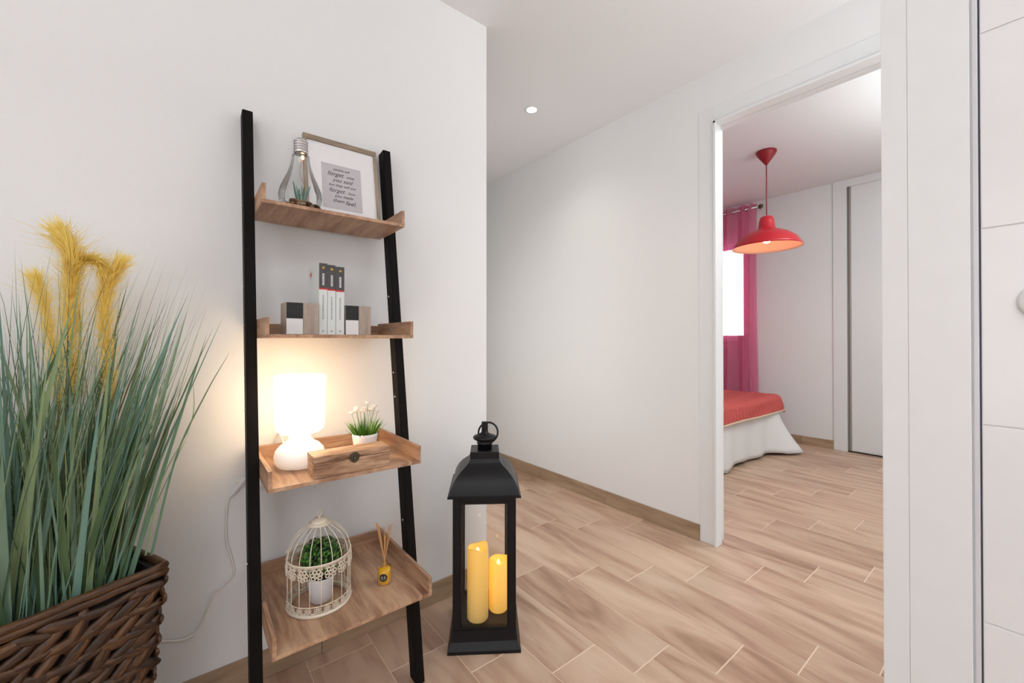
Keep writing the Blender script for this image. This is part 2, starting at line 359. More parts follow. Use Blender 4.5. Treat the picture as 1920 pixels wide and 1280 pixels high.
# valance: runs along the far side, foot and near side with folds; flares at the far foot corner
per = []
def add_line(p, q, n):
    for i in range(n): t_ = i/n; per.append((p[0]+(q[0]-p[0])*t_, p[1]+(q[1]-p[1])*t_))
add_line((bx0, by1-.02), (bx0, by0), 90); add_line((bx0, by0), (bx1, by0), 70); add_line((bx1, by0), (bx1, by1-.02), 90)
bm = NB(); rows = []
corner = Vector((bx1, by0))
for zi in range(14):
    tt = zi/13; row = []
    for i, (px, py) in enumerate(per):
        foot = py <= by0+1e-6; nx, ny = (0, -1) if foot else ((-1, 0) if px < 0 else (1, 0))
        dd = (Vector((px, py))-corner).length
        fl = math.exp(-(dd/.13)**2)*(1-tt)**1.6
        o_ = ((.003+.006*(1-tt))*math.sin(i*.42)+.012*(1-tt)*math.sin(i*.13+1))*(1+2.2*math.exp(-(dd/.25)**2))
        x = px+nx*o_+fl*.10; yv = py+ny*o_-fl*.20
        z = .465*tt + .012+(1-tt)*(.012*math.sin(i*.21)+.028*(1 if (foot and .25 < (px-bx0)/(bx1-bx0) < .9) else 0)*(0.5+.5*math.sin(i*.23)))
        row.append((x, yv, z))
    rows.append(row)
prism(bm, rows, False, False, smooth=True)
M_lin = mat('white_linen', (.80, .785, .79, 1), .85, bump=(200, .2, .05))
vk = obj('valance', bm, M_lin, bed)
sm = vk.modifiers.new('thick', 'SOLIDIFY'); sm.thickness = .003
# bedspread with ruched ridges and a cream hem
bsp = thing('bedspread', 'coral red ruched plush bedspread with cream hem draped over the bed foot', 'bedspread', (3.70, 2.45, 0))
bm = NB(); NXs, NYs = 150, 190; rows = []; drop = .14; rad = .05
def drape(u, half, hz, dr, rad):
    """arc-length u beyond flat half -> (horizontal, height drop)"""
    if u <= half-rad: return u, 0
    e = u-(half-rad)
    if e < rad*math.pi/2: a = e/rad; return half-rad+rad*math.sin(a), rad*(1-math.cos(a))
    return half+.012*(e-rad*math.pi/2)/dr, rad+(e-rad*math.pi/2)
hx = (bx1-bx0)/2+.028; cxm = (bx0+bx1)/2; TOP = .535
tot = hx-rad+rad*math.pi/2+drop-rad
for j in range(NYs+1):
    v = j/NYs; ly = (by1-by0+.028)-rad+rad*math.pi/2+drop-rad; uy = v*ly
    hy, dy = drape(uy, by1-by0+.028, TOP, drop, rad); row = []
    for i in range(NXs+1):
        uu = (i/NXs*2-1)*tot; hxx, dx = drape(abs(uu), hx, TOP, drop, rad)
        dmax = math.hypot(dx, dy) if (dx > .03 and dy > .03) else max(dx, dy)
        rip = .0085*math.sin(uu*105+2.0*math.sin(uy*11)+1.6*math.sin(uy*31+uu*6)) + .003*random.uniform(-1, 1)
        if dy > .03: rip *= 1.1
        sg = 1 if uu > 0 else -1
        outx = rip*(1 if dx > .03 else 0)*sg; outy = -rip*(1 if dy > .03 else 0)
        row.append((cxm+sg*hxx+outx, by1-hy+outy, TOP-min(dmax, drop+.02)+(rip if max(dx, dy) <= .03 else 0)+.006*math.sin(uu*3+uy*2)))
    rows.append(row)
prism(bm, rows, False, False, smooth=True)
M_pl = mat('coral_plush', srgb(226, 104, 100), .95, bump=(260, 1.0, .45))
bsd = obj('plush_cover', bm, M_pl, bsp); sm = bsd.modifiers.new('thick', 'SOLIDIFY'); sm.thickness = .008; sm.offset = -1
bm = NB(); hp = []
zz = TOP-drop-.004
ex_ = hx+.012; ey_ = by0-.028-.012
tube(bm, catmull([(cxm-ex_, by1, zz), (cxm-ex_, .3, zz), (cxm-ex_, by0+.06, zz), (cxm-ex_+.012, ey_+.012, zz), (cxm-ex_+.07, ey_, zz-.003), (cxm-.2, ey_, zz+.003), (cxm+.2, ey_, zz-.004), (cxm+ex_-.07, ey_, zz-.003), (cxm+ex_-.012, ey_+.012, zz), (cxm+ex_, by0+.06, zz), (cxm+ex_, .3, zz), (cxm+ex_, by1, zz)], 8), .008, 8)
obj('hem', bm, mat('cream_hem', srgb(226, 206, 176), .9, bump=(200, .5, .2)), bsp, label='cream hem')

# wardrobe (fitted)
wr = thing('wardrobe', 'tall white fitted wardrobe with plain sliding door in the bedroom', 'wardrobe', (BX, 0, 0))
bm = NB(); box(bm, (-.012, 1.105, .001), (0, 1.211, HB-.001), .001); obj('side_panel', bm, M_trim, wr)
bm = NB(); box(bm, (-.012, -1.19, 2.49), (0, 1.105, HB-.001), .001); obj('top_panel', bm, M_trim, wr)
M_al = mat('aluminium_profile', (.45, .43, .41, 1), .35, .6)
for y1_, y0_, dx in ((1.085, .15, 0.0), (.13, -1.15, .0)):
    bm = NB(); box(bm, (-.006, y0_+.02, .018), (-.001, y1_-.012, 2.483), .001); dr = obj('door', bm, M_trim, wr)
    bm = NB(); box(bm, (-.010, y1_-.0115, .012), (0, y1_+.001, 2.488), .001); obj('edge_profile', bm, M_al, dr)
bm = NB(); box(bm, (-.003, -1.19, .002), (0, 1.104, .011)); obj('bottom_track', bm, M_black, wr)
bm = NB(); box(bm, (-.002, 1.0865, .01), (0, 1.1045, 2.489)); obj('shadow_gap', bm, mat('grey_gap', (.22, .21, .2, 1), .6), wr)

# pendant lamp
pl = thing('pendant_lamp', 'red dome pendant lamp hanging by a red cord in the bedroom', 'lamp', (3.648, 1.337, HB))
M_red = mat('red_enamel', srgb(200, 14, 36), .3, coat=.3)
bm = NB(); lathe(bm, [(.072, -.001), (.073, -.012), (.060, -.035), (.010, -.105), (.004, -.112)], 32); obj('ceiling_rose', bm, mat('dark_red_plastic', srgb(150, 12, 30), .4), pl)
bm = NB(); tube(bm, [(0, 0, -.10), (0.001, 0, -.3), (0, 0, -.535)], .0042, 8); obj('cord', bm, mat('red_cord', srgb(150, 30, 48), .6), pl)
bm = NB(); lathe(bm, [(.006, -.52), (.035, -.523), (.046, -.533), (.054, -.565), (.060, -.612), (.063, -.616), (.066, -.628), (.10, -.640), (.155, -.664), (.205, -.704), (.236, -.752), (.246, -.772), (.243, -.772), (.232, -.752), (.201, -.708), (.15, -.670), (.09, -.647), (.03, -.64)], 64, cap=False)
bm.faces.ensure_lookup_table()
for f in bm.faces:
    c_ = f.calc_center_median(); rr = math.hypot(c_.x, c_.y)
shade = obj('lamp_shade', bm, M_red, pl)
shade.data.materials.append(mat('inner_enamel', srgb(255, 214, 190), .5))
nseg = 64
for i, p in enumerate(shade.data.polygons):
    if i//nseg >= 12: p.material_index = 1
bm = NB(); blob(bm, (0, 0, -.700), (.033, .033, .038), 1, 3, 0); lathe(bm, [(.015, -.668), (.015, -.640)], 12); obj('light_bulb', bm, emis('warm_bulb', (1, .50, .27, 1), 24), pl, smooth=True)

# ------------------------------------------------------------------ ladder shelf
ld = thing('ladder_shelf', 'black leaning ladder shelf unit with four wooden trays against the white wall', 'shelf', (0, 0, 0))
PT, YB, YT = 1.733, 1.19, 1.478    # top height, post centre Y at floor and at top
def post_y(z): return YB+(YT-YB)*z/PT
TL, TRr = .1535, .5505
for xc in (TL-.0135-.0005, TRr+.0135+.0005):
    bm = NB(); hw, hd = .0135, .0235
    t_ = bmesh.new()
    lo = [(xc-hw, YB-hd, 0.001), (xc+hw, YB-hd, 0.001), (xc+hw, YB+hd, 0.001), (xc-hw, YB+hd, 0.001)]
    hi = [(xc-hw, YT-hd-.006, PT), (xc+hw, YT-hd-.006, PT), (xc+hw, WY-.003, PT-.004), (xc-hw, WY-.003, PT-.004)]
    vsl = [t_.verts.new(p) for p in lo]; vsh = [t_.verts.new(p) for p in hi]
    t_.faces.new(vsl[::-1]); t_.faces.new(vsh)
    for i in range(4): j = (i+1) % 4; t_.faces.new((vsl[i], vsl[j], vsh[j], vsh[i]))
    bmesh.ops.bevel(t_, geom=t_.edges[:], offset=.0015, segments=2, affect='EDGES'); join(bm, t_)
    po = obj('post', bm, M_black, ld)
    for z in (.47, .86, .94, 1.09, 1.44, 1.2):
        bm = NB(); tube(bm, [(xc-hw-.0025, post_y(z), z), (xc-hw+.001, post_y(z), z)], .0032, 10); obj('screw', bm, M_chrome, po)
SH = [(1.413, 1.259), (1.055, 1.193), (.682, 1.139), (.324, 1.068)]
TH = .0095; SD = .052
for zb, yf in SH:
    tr = bpy.data.objects.new('tray', None); C.objects.link(tr); tr.parent = ld; tr.location = (0, 0, 0)
    ox = random.uniform(0, 3)
    def part(nm, a, b, m):
        bm = NB(); c = [(a[i]+b[i])/2 for i in range(3)]
        box(bm, [a[i]-c[i] for i in range(3)], [b[i]-c[i] for i in range(3)], .0008)
        return obj(nm, bm, m, tr, loc=c)
    yb = 1.472
    part('bottom_board', (TL, yf, zb), (TRr, yb, zb+TH), M_trayY)
    part('side_board', (TL, yf, zb+TH), (TL+TH, yb, zb+SD), M_trayY)
    part('side_board', (TRr-TH, yf, zb+TH), (TRr, yb, zb+SD), M_trayY)
    part('back_board', (TL+TH, yb-TH, zb+TH), (TRr-TH, yb, zb+SD*.86), M_trayX)
    bm = NB()
    for x_, dr_ in ((TRr-TH-.0012, 1), (TL+TH-.0005, 1)):
        for q in (-.018, 0.0):
            yy = post_y(zb)+q-.02
            tube(bm, [(x_, yy, zb+.03), (x_+.0018, yy, zb+.03)], .0035, 10)
    obj('screw', bm, M_chrome, tr)
S1, S2, S3, S4 = [z+TH for z, _ in SH]

# --- top tray: framed print
fr = thing('framed_print', 'framed quote print with pale mat and grey-brown wood frame on the top tray', 'picture', (.4105, 1.405, S1+.0005)); fr.rotation_euler = (R(-10.6), 0, 0)
FWd, FH = .119, .303; bw = .017; fd = .016
M_fw = wood('grey_brown_frame', [(.3, srgb(128, 110, 92)), (.55, srgb(158, 140, 120)), (.8, srgb(178, 160, 140))], 'X', 40, 6, .6)
M_fwv = wood('grey_brown_frame_upright', [(.3, srgb(128, 110, 92)), (.55, srgb(158, 140, 120)), (.8, srgb(178, 160, 140))], 'Z', 40, 6, .6)
for nm, a, b, m in (('frame_rail', (-FWd, 0, 0), (FWd, fd, bw), M_fw), ('frame_rail', (-FWd, 0, FH-bw), (FWd, fd, FH), M_fw), ('frame_stile', (-FWd, 0, bw), (-FWd+bw*.6, fd, FH-bw), M_fwv), ('frame_stile', (FWd-bw*.6, 0, bw), (FWd, fd, FH-bw), M_fwv)):
    bm = NB(); box(bm, a, b, .001); obj(nm, bm, m, fr)
bm = NB(); box(bm, (-FWd+bw*.6, .006, bw), (FWd-bw*.6, .012, FH-bw)); mt = obj('mat', bm, mat('white_mat_board', (.86, .85, .86, 1), .7), fr)
bm = NB(); box(bm, (-.066, .0048, .060), (.060, .006, .217)); pr = obj('print', bm, mat('grey_lilac_paper', srgb(203, 198, 202), .8, bump=(60, 0, .1)), fr)
M_ink = mat('grey_ink', srgb(92, 86, 92), .8)
def text(body, x, z, size, parent, m, y=.0044, shear=.35, ext=.0002, rot=(R(90), 0, 0), name='lettering', align='CENTER', loc=None, scx=1):
    cu = bpy.data.curves.new('t', 'FONT'); cu.body = body; cu.size = size; cu.shear = shear; cu.align_x = align; cu.extrude = ext; cu.resolution_u = 3
    o = bpy.data.objects.new('t', cu); C.objects.link(o); dg = bpy.context.evaluated_depsgraph_get()
    me = bpy.data.meshes.new_from_object(o.evaluated_get(dg)); bpy.data.objects.remove(o); me.materials.clear(); me.materials.append(m)
    q = bpy.data.objects.new(name, me); C.objects.link(q); q.parent = parent; q.location = loc or (x, y, z); q.rotation_euler = rot; q.scale = (scx, 1, 1); return q
for body, x, z, s in (('people will', -.004, .196, .012), ('forget', -.024, .176, .021), ('what', .024, .176, .013), ('you said', -.002, .156, .019), ('but they will not', -.003, .139, .013), ('forget', -.022, .118, .020), ('how', .026, .118, .013), ('you made', .0, .101, .015), ('them', -.018, .083, .017), ('feel.', .022, .079, .022)):
    text(body, x, z, s, fr, M_ink)

# --- top tray: light bulb terrarium
BXc, BYc = .258, 1.318
tb = thing('bulb_terrarium', 'clear glass light bulb terrarium with air plant and stones on the top tray', 'terrarium', (BXc, BYc, S1+.0005))
prof = [(.036, 0), (.046, .006), (.0555, .026), (.0575, .042), (.054, .060), (.046, .080), (.036, .102), (.028, .125), (.0235, .146), (.0225, .160), (.0195, .166)]
bm = NB(); lathe(bm, prof, 40, cap=False); obj('glass_globe', bm, M_bulbglass, tb)
bm = NB(); th = [(.017, .164)]
for i in range(5): th += [(.0178, .168+i*.0072), (.0192, .1705+i*.0072), (.0178, .173+i*.0072), (.0165, .175+i*.0072)]
th += [(.0165, .203), (.010, .209), (.004, .210)]
lathe(bm, th, 28); obj('screw_cap', bm, M_chrome, tb)
bm = NB(); blob(bm, (.004, -.004, .155), (.004, .004, .006), 2, 2, 0); obj('fairy_light', bm, emis('fairy_glow', (1, .55, .18, 1), 18), tb, smooth=True)
bm = NB(); tube(bm, catmull([(.004, 0, .150), (-.002, .004, .11), (.008, -.004, .075), (.0, .006, .045)], 6), .0007, 6); obj('light_wire', bm, mat('copper_wire', srgb(190, 120, 70), .4, .8), tb)
M_leaf = [mat('aloe_%d' % i, c, .5) for i, c in enumerate((srgb(96, 130, 118), srgb(70, 108, 70), srgb(120, 150, 150)))]
for i in range(13):
    a = i*2.4; l_ = .035+.02*random.random(); ou = .35+.5*random.random()
    pts = [(.004*math.cos(a), .004*math.sin(a), .026), (.006*math.cos(a)+l_*.25*ou*math.cos(a), l_*.25*ou*math.sin(a), .026+l_*.5), (l_*.62*ou*math.cos(a), l_*.62*ou*math.sin(a), .026+l_)]
    c3 = catmull(pts, 5); bm = NB(); tube(bm, c3, [.0042*(1-k/len(c3))+.0004 for k in range(len(c3))], 6); obj('leaf', bm, M_leaf[i % 3], tb)
M_st = [mat('stone_%d' % i, c, .7, bump=(150, .5, .4)) for i, c in enumerate((srgb(150, 112, 78), srgb(112, 84, 58), srgb(196, 170, 138), srgb(90, 68, 50)))]
for i in range(52):
    a = random.uniform(0, 6.28); rr = math.sqrt(random.random())*.045; s = random.uniform(.006, .010)
    bm = NB(); blob(bm, (rr*math.cos(a), rr*math.sin(a), s*.7+random.uniform(.3, 1)*.030*(1-.75*rr/.045)), (s*1.2, s, s*.75), i, 1, .12); obj('pebble', bm, M_st[i % 4], tb)

# --- second tray: bookends and books
M_bw = wood('grey_oak_block', [(.3, srgb(150, 132, 118)), (.55, srgb(176, 160, 148)), (.8, srgb(192, 178, 166))], 'Z', 40, 7, .6)
M_bk = mat('blackboard_square', (.012, .012, .013, 1), .6); M_wh = mat('white_square', (.80, .79, .79, 1), .5)
def bookend(x0, x1, y0, label):
    t = thing('bookend', label, 'bookend', ((x0+x1)/2, y0, S2+.0005), group='block bookends on the second tray'); hw = (x1-x0)/2; h = .089
    bm = NB(); box(bm, (-hw, .002, 0), (hw, .085, h), .001); obj('block', bm, M_bw, t)
    s = hw*1.0
    bm = NB(); box(bm, (-hw+.001, 0, h/2+.0005), (-hw+s, .002, h-.001), .0003); obj('square_panel', bm, M_bk, t, label='black square')
    bm = NB(); box(bm, (-hw+.001, 0, .001), (-hw+s, .002, h/2-.0005), .0003); obj('square_panel', bm, M_wh, t, label='white square')
    bm = NB(); box(bm, (-hw+s+.0008, 0, .001), (hw-.001, .002, h-.001), .0003); obj('front_board', bm, M_bw, t)
bookend(.213, .2965, 1.268, 'wooden block bookend with black and white squares left of the three books')
bookend(.3735, .450, 1.280, 'wooden block bookend with black and white squares right of the three books')
M_dk = mat('charcoal_cover', srgb(74, 72, 74), .5); M_cov = mat('pale_cover', srgb(222, 226, 224), .45); M_page = mat('book_pages', srgb(232, 226, 212), .8, bump=(900, .4, .2))
M_rd = mat('red_band', srgb(196, 40, 40), .5); M_or = mat('orange_print', srgb(222, 92, 50), .6); M_ye = mat('ochre_emblem', srgb(196, 160, 70), .6)
M_gt = mat('grey_print', srgb(150, 152, 154), .7); M_wt = mat('white_print', srgb(225, 225, 225), .6)
xb = .2985
for i, (wd, lab) in enumerate(((.0235, 'leftmost of three grey and white paperbacks, its white cover with red mark showing'), (.0232, 'middle of three grey and white paperbacks between the block bookends'), (.0245, 'rightmost of three grey and white paperbacks, beside the right bookend'))):
    t = thing('book', lab, 'book', (xb+wd/2, 1.279, S2+.0005), group='paperbacks on the second tray'); hw = wd/2-.0006; hh = .207-.0035*i*.8; dp = .132
    bm = NB(); box(bm, (-hw+.0012, .0015, .002), (hw-.0012, dp-.003, hh-.002)); obj('pages', bm, M_page, t)
    bm = NB(); box(bm, (-hw, 0, 0), (hw, .0012, hh), .0004); box(bm, (-hw, .0012, 0), (-hw+.0012, dp, hh)); box(bm, (hw-.0012, .0012, 0), (hw, dp, hh)); cv = obj('cover', bm, M_cov, t)
    zc = hh*.655
    bm = NB(); box(bm, (-hw, -.0005, zc), (hw, 0, hh)); obj('spine_band', bm, M_dk, t, label='charcoal upper spine')
    bm = NB(); box(bm, (-hw, -.0006, zc-.0045), (hw, 0, zc)); obj('spine_band', bm, M_rd, t, label='red stripe')
    bm = NB(); lathe(bm, [(0, 0), (.0042, 0), (.0042, .0006), (0, .0006)], 8, cap=False); obj('emblem', bm, M_ye, t, loc=(0, -.0005, hh-.013), rot=(R(90), 0, 0))
    rg = random.Random(i)
    bm = NB()
    z = zc+.008
    while z < zc+.040: l_ = rg.uniform(.0015, .003); box(bm, (-.0028, -.0009, z), (.0030, -.0005, z+l_)); z += l_+.0012
    obj('spine_lettering', bm, M_wt, t)
    bm = NB(); z = .045
    while z < zc-.022: l_ = rg.uniform(.001, .0035); box(bm, (-.0018, -.0004, z), (.0018, 0, z+l_)); z += l_+.0014
    box(bm, (-.002, -.0004, .008), (.002, 0, .013)); obj('spine_lettering', bm, M_gt, t)
    if i == 0:
        bm = NB()
        for (yy, zz, a) in ((.090, .185, .6), (.100, .179, -.3), (.105, .187, .9)):
            tt = bmesh.new(); bmesh.ops.create_icosphere(tt, subdivisions=1, radius=1)
            join(bm, tt, 0, Matrix.Translation((-hw-.0002, yy, zz)) @ Matrix.Rotation(a, 4, 'X') @ Matrix.Diagonal((.0004, .0048, .009, 1)))
        obj('cover_mark', bm, M_or, t)
    xb += wd

# --- third tray: lamp
LX, LY = .2545, 1.300
lp = thing('table_lamp', 'glowing white glass table lamp with round base on the third tray', 'lamp', (LX, LY, S3+.0005))
bm = NB(); lathe(bm, [(.040, 0), (.055, .004), (.064, .018), (.066, .032), (.062, .048), (.050, .062), (.036, .070), (.029, .078), (.028, .088), (.034, .094)], 48); obj('base', bm, mat('opal_glass_base', (.86, .84, .80, 1), .3, emit=(1, .88, .74, 1), es=.3), lp)
bm = NB(); lathe(bm, [(.030, .096), (.052, .098), (.061, .106), (.0635, .125), (.0665, .245), (.066, .256), (.060, .2585), (.055, .2585), (.058, .250), (.056, .125), (.050, .108), (.030, .102)], 48, cap=False); obj('lamp_shade', bm, emis('opal_glass_shade', (1, .74, .46, 1), 9.6), lp)
# cord
M_cord = mat('white_cord', (.85, .82, .78, 1), .35)
cd = thing('lamp_cord', 'thin white lamp cord with inline switch trailing down the wall behind the basket', 'cord', (0, 0, 0))
wz = lambda x, y, d=.006: at(x, y, (WY-d)/(.786-(x-HX)/F*.6185))
cp = [(LX, LY+.067, S3+.006), (LX-.01, 1.44, S3+.008), (LX-.02, 1.458, S3+.05), (LX-.03, 1.482, S3+.056), (.20, 1.487, .60), (.12, 1.488, .62)]
pa = wz(462, 893); pb = wz(431, 932)
cp += [pa]
bm = NB(); tube(bm, catmull(cp, 8), .0028, 8)
low = [pb]+[wz(x, y) for x, y in ((426, 960), (426, 1010), (434, 1040), (440, 1072), (425, 1092), (403, 1112), (388, 1145), (374, 1178), (350, 1195), (310, 1199), (280, 1194), (240, 1188))]
tube(bm, catmull(low, 8), .0028, 8); obj('cable', bm, M_cord, cd)
bm = NB(); m_ = (pa+pb)/2; d_ = (pb-pa)
tube(bm, [pa, pa+d_*.12, pa+d_*.3, pa+d_*.7, pa+d_*.9, pb], [.0028, .005, .0095, .0095, .0045, .0026], 12); obj('switch', bm, M_trim, cd)

# --- third tray: wooden box with clasp
wb = thing('wooden_box', 'small wooden lidded box with a dark metal clasp on the third tray', 'box', (.3575, 1.148, S3+.0005))
hw, dp, hh, lidz = .1005, .070, .056, .038
bm = NB(); box(bm, (-hw, 0, 0), (hw, dp, lidz), .0012); box(bm, (-hw+.004, .004, lidz-.001), (hw-.004, dp-.004, lidz+.003)); obj('body', bm, M_boxw, wb)
bm = NB(); box(bm, (-hw-.0006, -.0008, lidz+.0022), (hw+.0006, dp+.0006, hh), .0018); obj('lid', bm, M_boxw, wb)
bm = NB()
lathe(bm, [(0, .001), (.0138, .001), (.0138, .0018), (.0120, .0024), (0, .0018)], 24, cap=False); torus(bm, (0, 0, .0028), .0125, .0014, n=20)
for k in range(6): a = k*math.pi/3; torus(bm, (.0078*math.cos(a), .0078*math.sin(a), .003), .0034, .0009, n=10, m=5)
obj('clasp', bm, M_dkmetal, wb, loc=(0.001, -.0002, .041), rot=(R(90), 0, 0), label='dark bronze clasp')
bm = NB(); box(bm, (-.004, -.005, .027), (.006, 0, .040), .001); lathe(bm, [(.0, 0), (.0048, 0), (.004, .006), (0, .007)], 12, cap=False) ; obj('clasp_hook', bm, M_dkmetal, wb) if False else bm.free()
bm = NB(); tube(bm, [(.001, -.001, .030), (.001, -.006, .030)], .0042, 10); tube(bm, [(.001, -.004, .042), (.001, -.0055, .032)], .0022, 8); obj('clasp_hook', bm, M_dkmetal, wb)

# --- third tray: potted flowers
PX, PY = .4395, 1.303
fp = thing('potted_flowers', 'white pot of green grass and white flowers behind the wooden box', 'plant', (PX, PY, S3+.0005))
M_cer = mat('white_ceramic', (.84, .82, .81, 1), .35)
bm = NB(); lathe(bm, [(.026, 0), (.031, .01), (.0375, .058), (.0385, .066), (.036, .0665), (.034, .055), (.0, .05)], 32, cap=False); obj('pot', bm, M_cer, fp)
def ribbon(bm, pts, w, side, mi=0, fold=.25):
    """tapering blade along pts with a raised midrib"""
    n = len(pts); prev = None
    for i, p in enumerate(pts):
        t_ = i/(n-1); ww = w*(1-t_)**.6 if t_ < 1 else 0
        d = (pts[min(i+1, n-1)]-pts[max(i-1, 0)]).normalized(); s = side-d*side.dot(d); s.normalize(); u = d.cross(s)
        if i == n-1: cur = [bm.verts.new(p)]
        else: cur = [bm.verts.new(p-s*ww/2), bm.verts.new(p+u*ww*fold), bm.verts.new(p+s*ww/2)]
        if prev:
            if len(cur) == 3: fs = [(prev[0], prev[1], cur[1], cur[0]), (prev[1], prev[2], cur[2], cur[1])]
            else: fs = [(prev[0], prev[1], cur[0]), (prev[1], prev[2], cur[0])]
            for q in fs: f = bm.faces.new(q); f.smooth = True; f.material_index = mi
        prev = cur
M_g = [mat('grass_green_%d' % i, c, .5) for i, c in enumerate((srgb(78, 132, 30), srgb(110, 160, 44), srgb(52, 100, 30)))]
for i in range(150):
    a = random.uniform(0, 6.28); rr = math.sqrt(random.random()); l_ = random.uniform(.040, .072); lean = rr*random.uniform(.2, .62)
    b = Vector((rr*.03*math.cos(a), rr*.03*math.sin(a), .052)); d = Vector((math.cos(a)*lean, math.sin(a)*lean, 1)).normalized()
    pts = [b+d*l_*s+Vector((math.cos(a), math.sin(a), -.5))*lean*.02*s*s for s in (0, .33, .66, 1)]
    bm = NB(); ribbon(bm, pts, .0040, Vector((-math.sin(a+1), math.cos(a+1), 0))); obj('grass_blade', bm, M_g[i % 3], fp)
M_fl = mat('white_petals', (.86, .82, .78, 1), .7); M_stm = mat('flower_stem', srgb(90, 130, 50), .6)
for i, (dx, dy, dz) in enumerate(((.012, .01, .155), (-.030, -.01, .138), (-.022, .012, .142), (-.008, -.014, .134), (.004, .016, .136), (.016, -.012, .136), (.028, .004, .138), (.034, -.012, .128), (-.036, .012, .128), (.020, .018, .130), (-.014, .002, .132), (.036, .012, .143))):
    bm = NB()
    for k in range(12):
        a = k*2*math.pi/12; el = .5 if k % 2 else .9
        tt = bmesh.new(); bmesh.ops.create_icosphere(tt, subdivisions=1, radius=1)
        join(bm, tt, 0, Matrix.Rotation(a, 4, 'Z') @ Matrix.Rotation(-el, 4, 'Y') @ Matrix.Translation((.0058, 0, 0)) @ Matrix.Diagonal((.0062, .0032, .0014, 1)))
    fo = obj('flower', bm, M_fl, fp, loc=(dx, dy, dz))
    bm = NB(); tube(bm, [(0, 0, 0), (-dx*.3, -dy*.3, -.04), (-dx*.6, -dy*.6, .055-dz)], .0007, 5); obj('stem', bm, M_stm, fo)

# --- bottom tray: birdcage
GX, GY, GR = .290, 1.227, .079
bc = thing('birdcage', 'cream wire birdcage with lacy metal band standing on the bottom tray', 'birdcage', (GX, GY, S4+.0005))
M_cr = mat('cream_enamel', srgb(226, 212, 192), .45)
bm = NB(); lathe(bm, [(.070, 0), (.082, 0), (.083, .004), (.081, .0075), (.070, .0075)], 48, cap=False); obj('base_ring', bm, M_cr, bc)
def lace(bm, n, zc, r, s, petals=6):
    for k in range(n):
        a = 2*math.pi*(k+.5)/n; Mx = Matrix.Rotation(a, 4, 'Z') @ Matrix.Translation((r, 0, zc)) @ Matrix.Rotation(math.pi/2, 4, 'Y')
        torus(bm, (0, 0, 0), s*.22, s*.09, Mx, 8, 4)
        for q in range(petals):
            b = 2*math.pi*q/petals
            torus(bm, (0, 0, 0), s*.24, s*.085, Mx @ Matrix.Translation((s*.58*math.cos(b), s*.58*math.sin(b), 0)), 8, 4)
bm = NB(); lace(bm, 22, .0175, GR+.001, .0105); torus(bm, (0, 0, .027), GR, .0013, n=48); obj('lace_band', bm, M_cr, bc, label='low lacy band around the base')
bm = NB(); lace(bm, 15, .1085, GR+.002, .0185, 7); lace(bm, 30, .1245, GR+.002, .0085, 5); obj('lace_band', bm, M_cr, bc, label='scalloped lacy band below the dome')
bm = NB(); torus(bm, (0, 0, .132), GR+.001, .0022, n=48); lathe(bm, [(GR, .126), (GR+.0015, .126), (GR+.0015, .132), (GR, .132)], 48, cap=False); obj('rim', bm, M_cr, bc)
nb = 18
for k in range(nb):
    a = 2*math.pi*k/nb; ca, sa = math.cos(a), math.sin(a)
    P_ = [(GR, .006), (GR, .06), (GR, .125)]; pts = [(r*ca, r*sa, z) for r, z in P_]
    bm = NB(); tube(bm, pts, .0011, 6); obj('bar', bm, M_cr, bc)
    pts = [(r*ca, r*sa, z) for r, z in ((GR, .132), (GR*.97, .150), (GR*.86, .172), (GR*.68, .191), (GR*.46, .204), (GR*.30, .211))]
    bm = NB(); tube(bm, catmull(pts, 3), .0011, 6); obj('bar', bm, M_cr, bc)
bm = NB(); lathe(bm, [(.020, .207), (.027, .208), (.030, .211), (.028, .214), (.022, .216)], 36, cap=False); torus(bm, (0, 0, .2125), .028, .0016, n=36); obj('crown_ring', bm, M_cr, bc)
bm = NB(); lathe(bm, [(.0225, .213), (.021, .219), (.014, .225), (.0, .227)], 32, cap=False); obj('dome_cap', bm, M_cr, bc)
bm = NB(); torus(bm, (0, 0, .237), .008, .0012, Matrix.Rotation(R(90), 4, 'X') @ Matrix.Rotation(R(30), 4, 'Y'), 20, 6); tube(bm, [(0, 0, .226), (0, 0, .231)], .002, 8); obj('hanging_loop', bm, M_cr, bc)
bm = NB()
ha = math.atan2(.62, -.786)  # hinge on the left flank as seen from the hall
ha = R(180)
hxx, hyy = math.cos(R(215))*(GR+.004), math.sin(R(215))*(GR+.004)
hxx, hyy = (GR+.004)*-.786, (GR+.004)*.6185
tube(bm, [(hxx, hyy, .100), (hxx, hyy, .125)], .003, 8); torus(bm, (hxx*1.04, hyy*1.04, .133), .005, .0012, Matrix.Rotation(R(90), 4, 'X'), 14, 5); torus(bm, (hxx*1.04, hyy*1.04, .100), .004, .0012, Matrix.Rotation(R(90), 4, 'X'), 14, 5)
obj('hinge', bm, M_cr, bc)
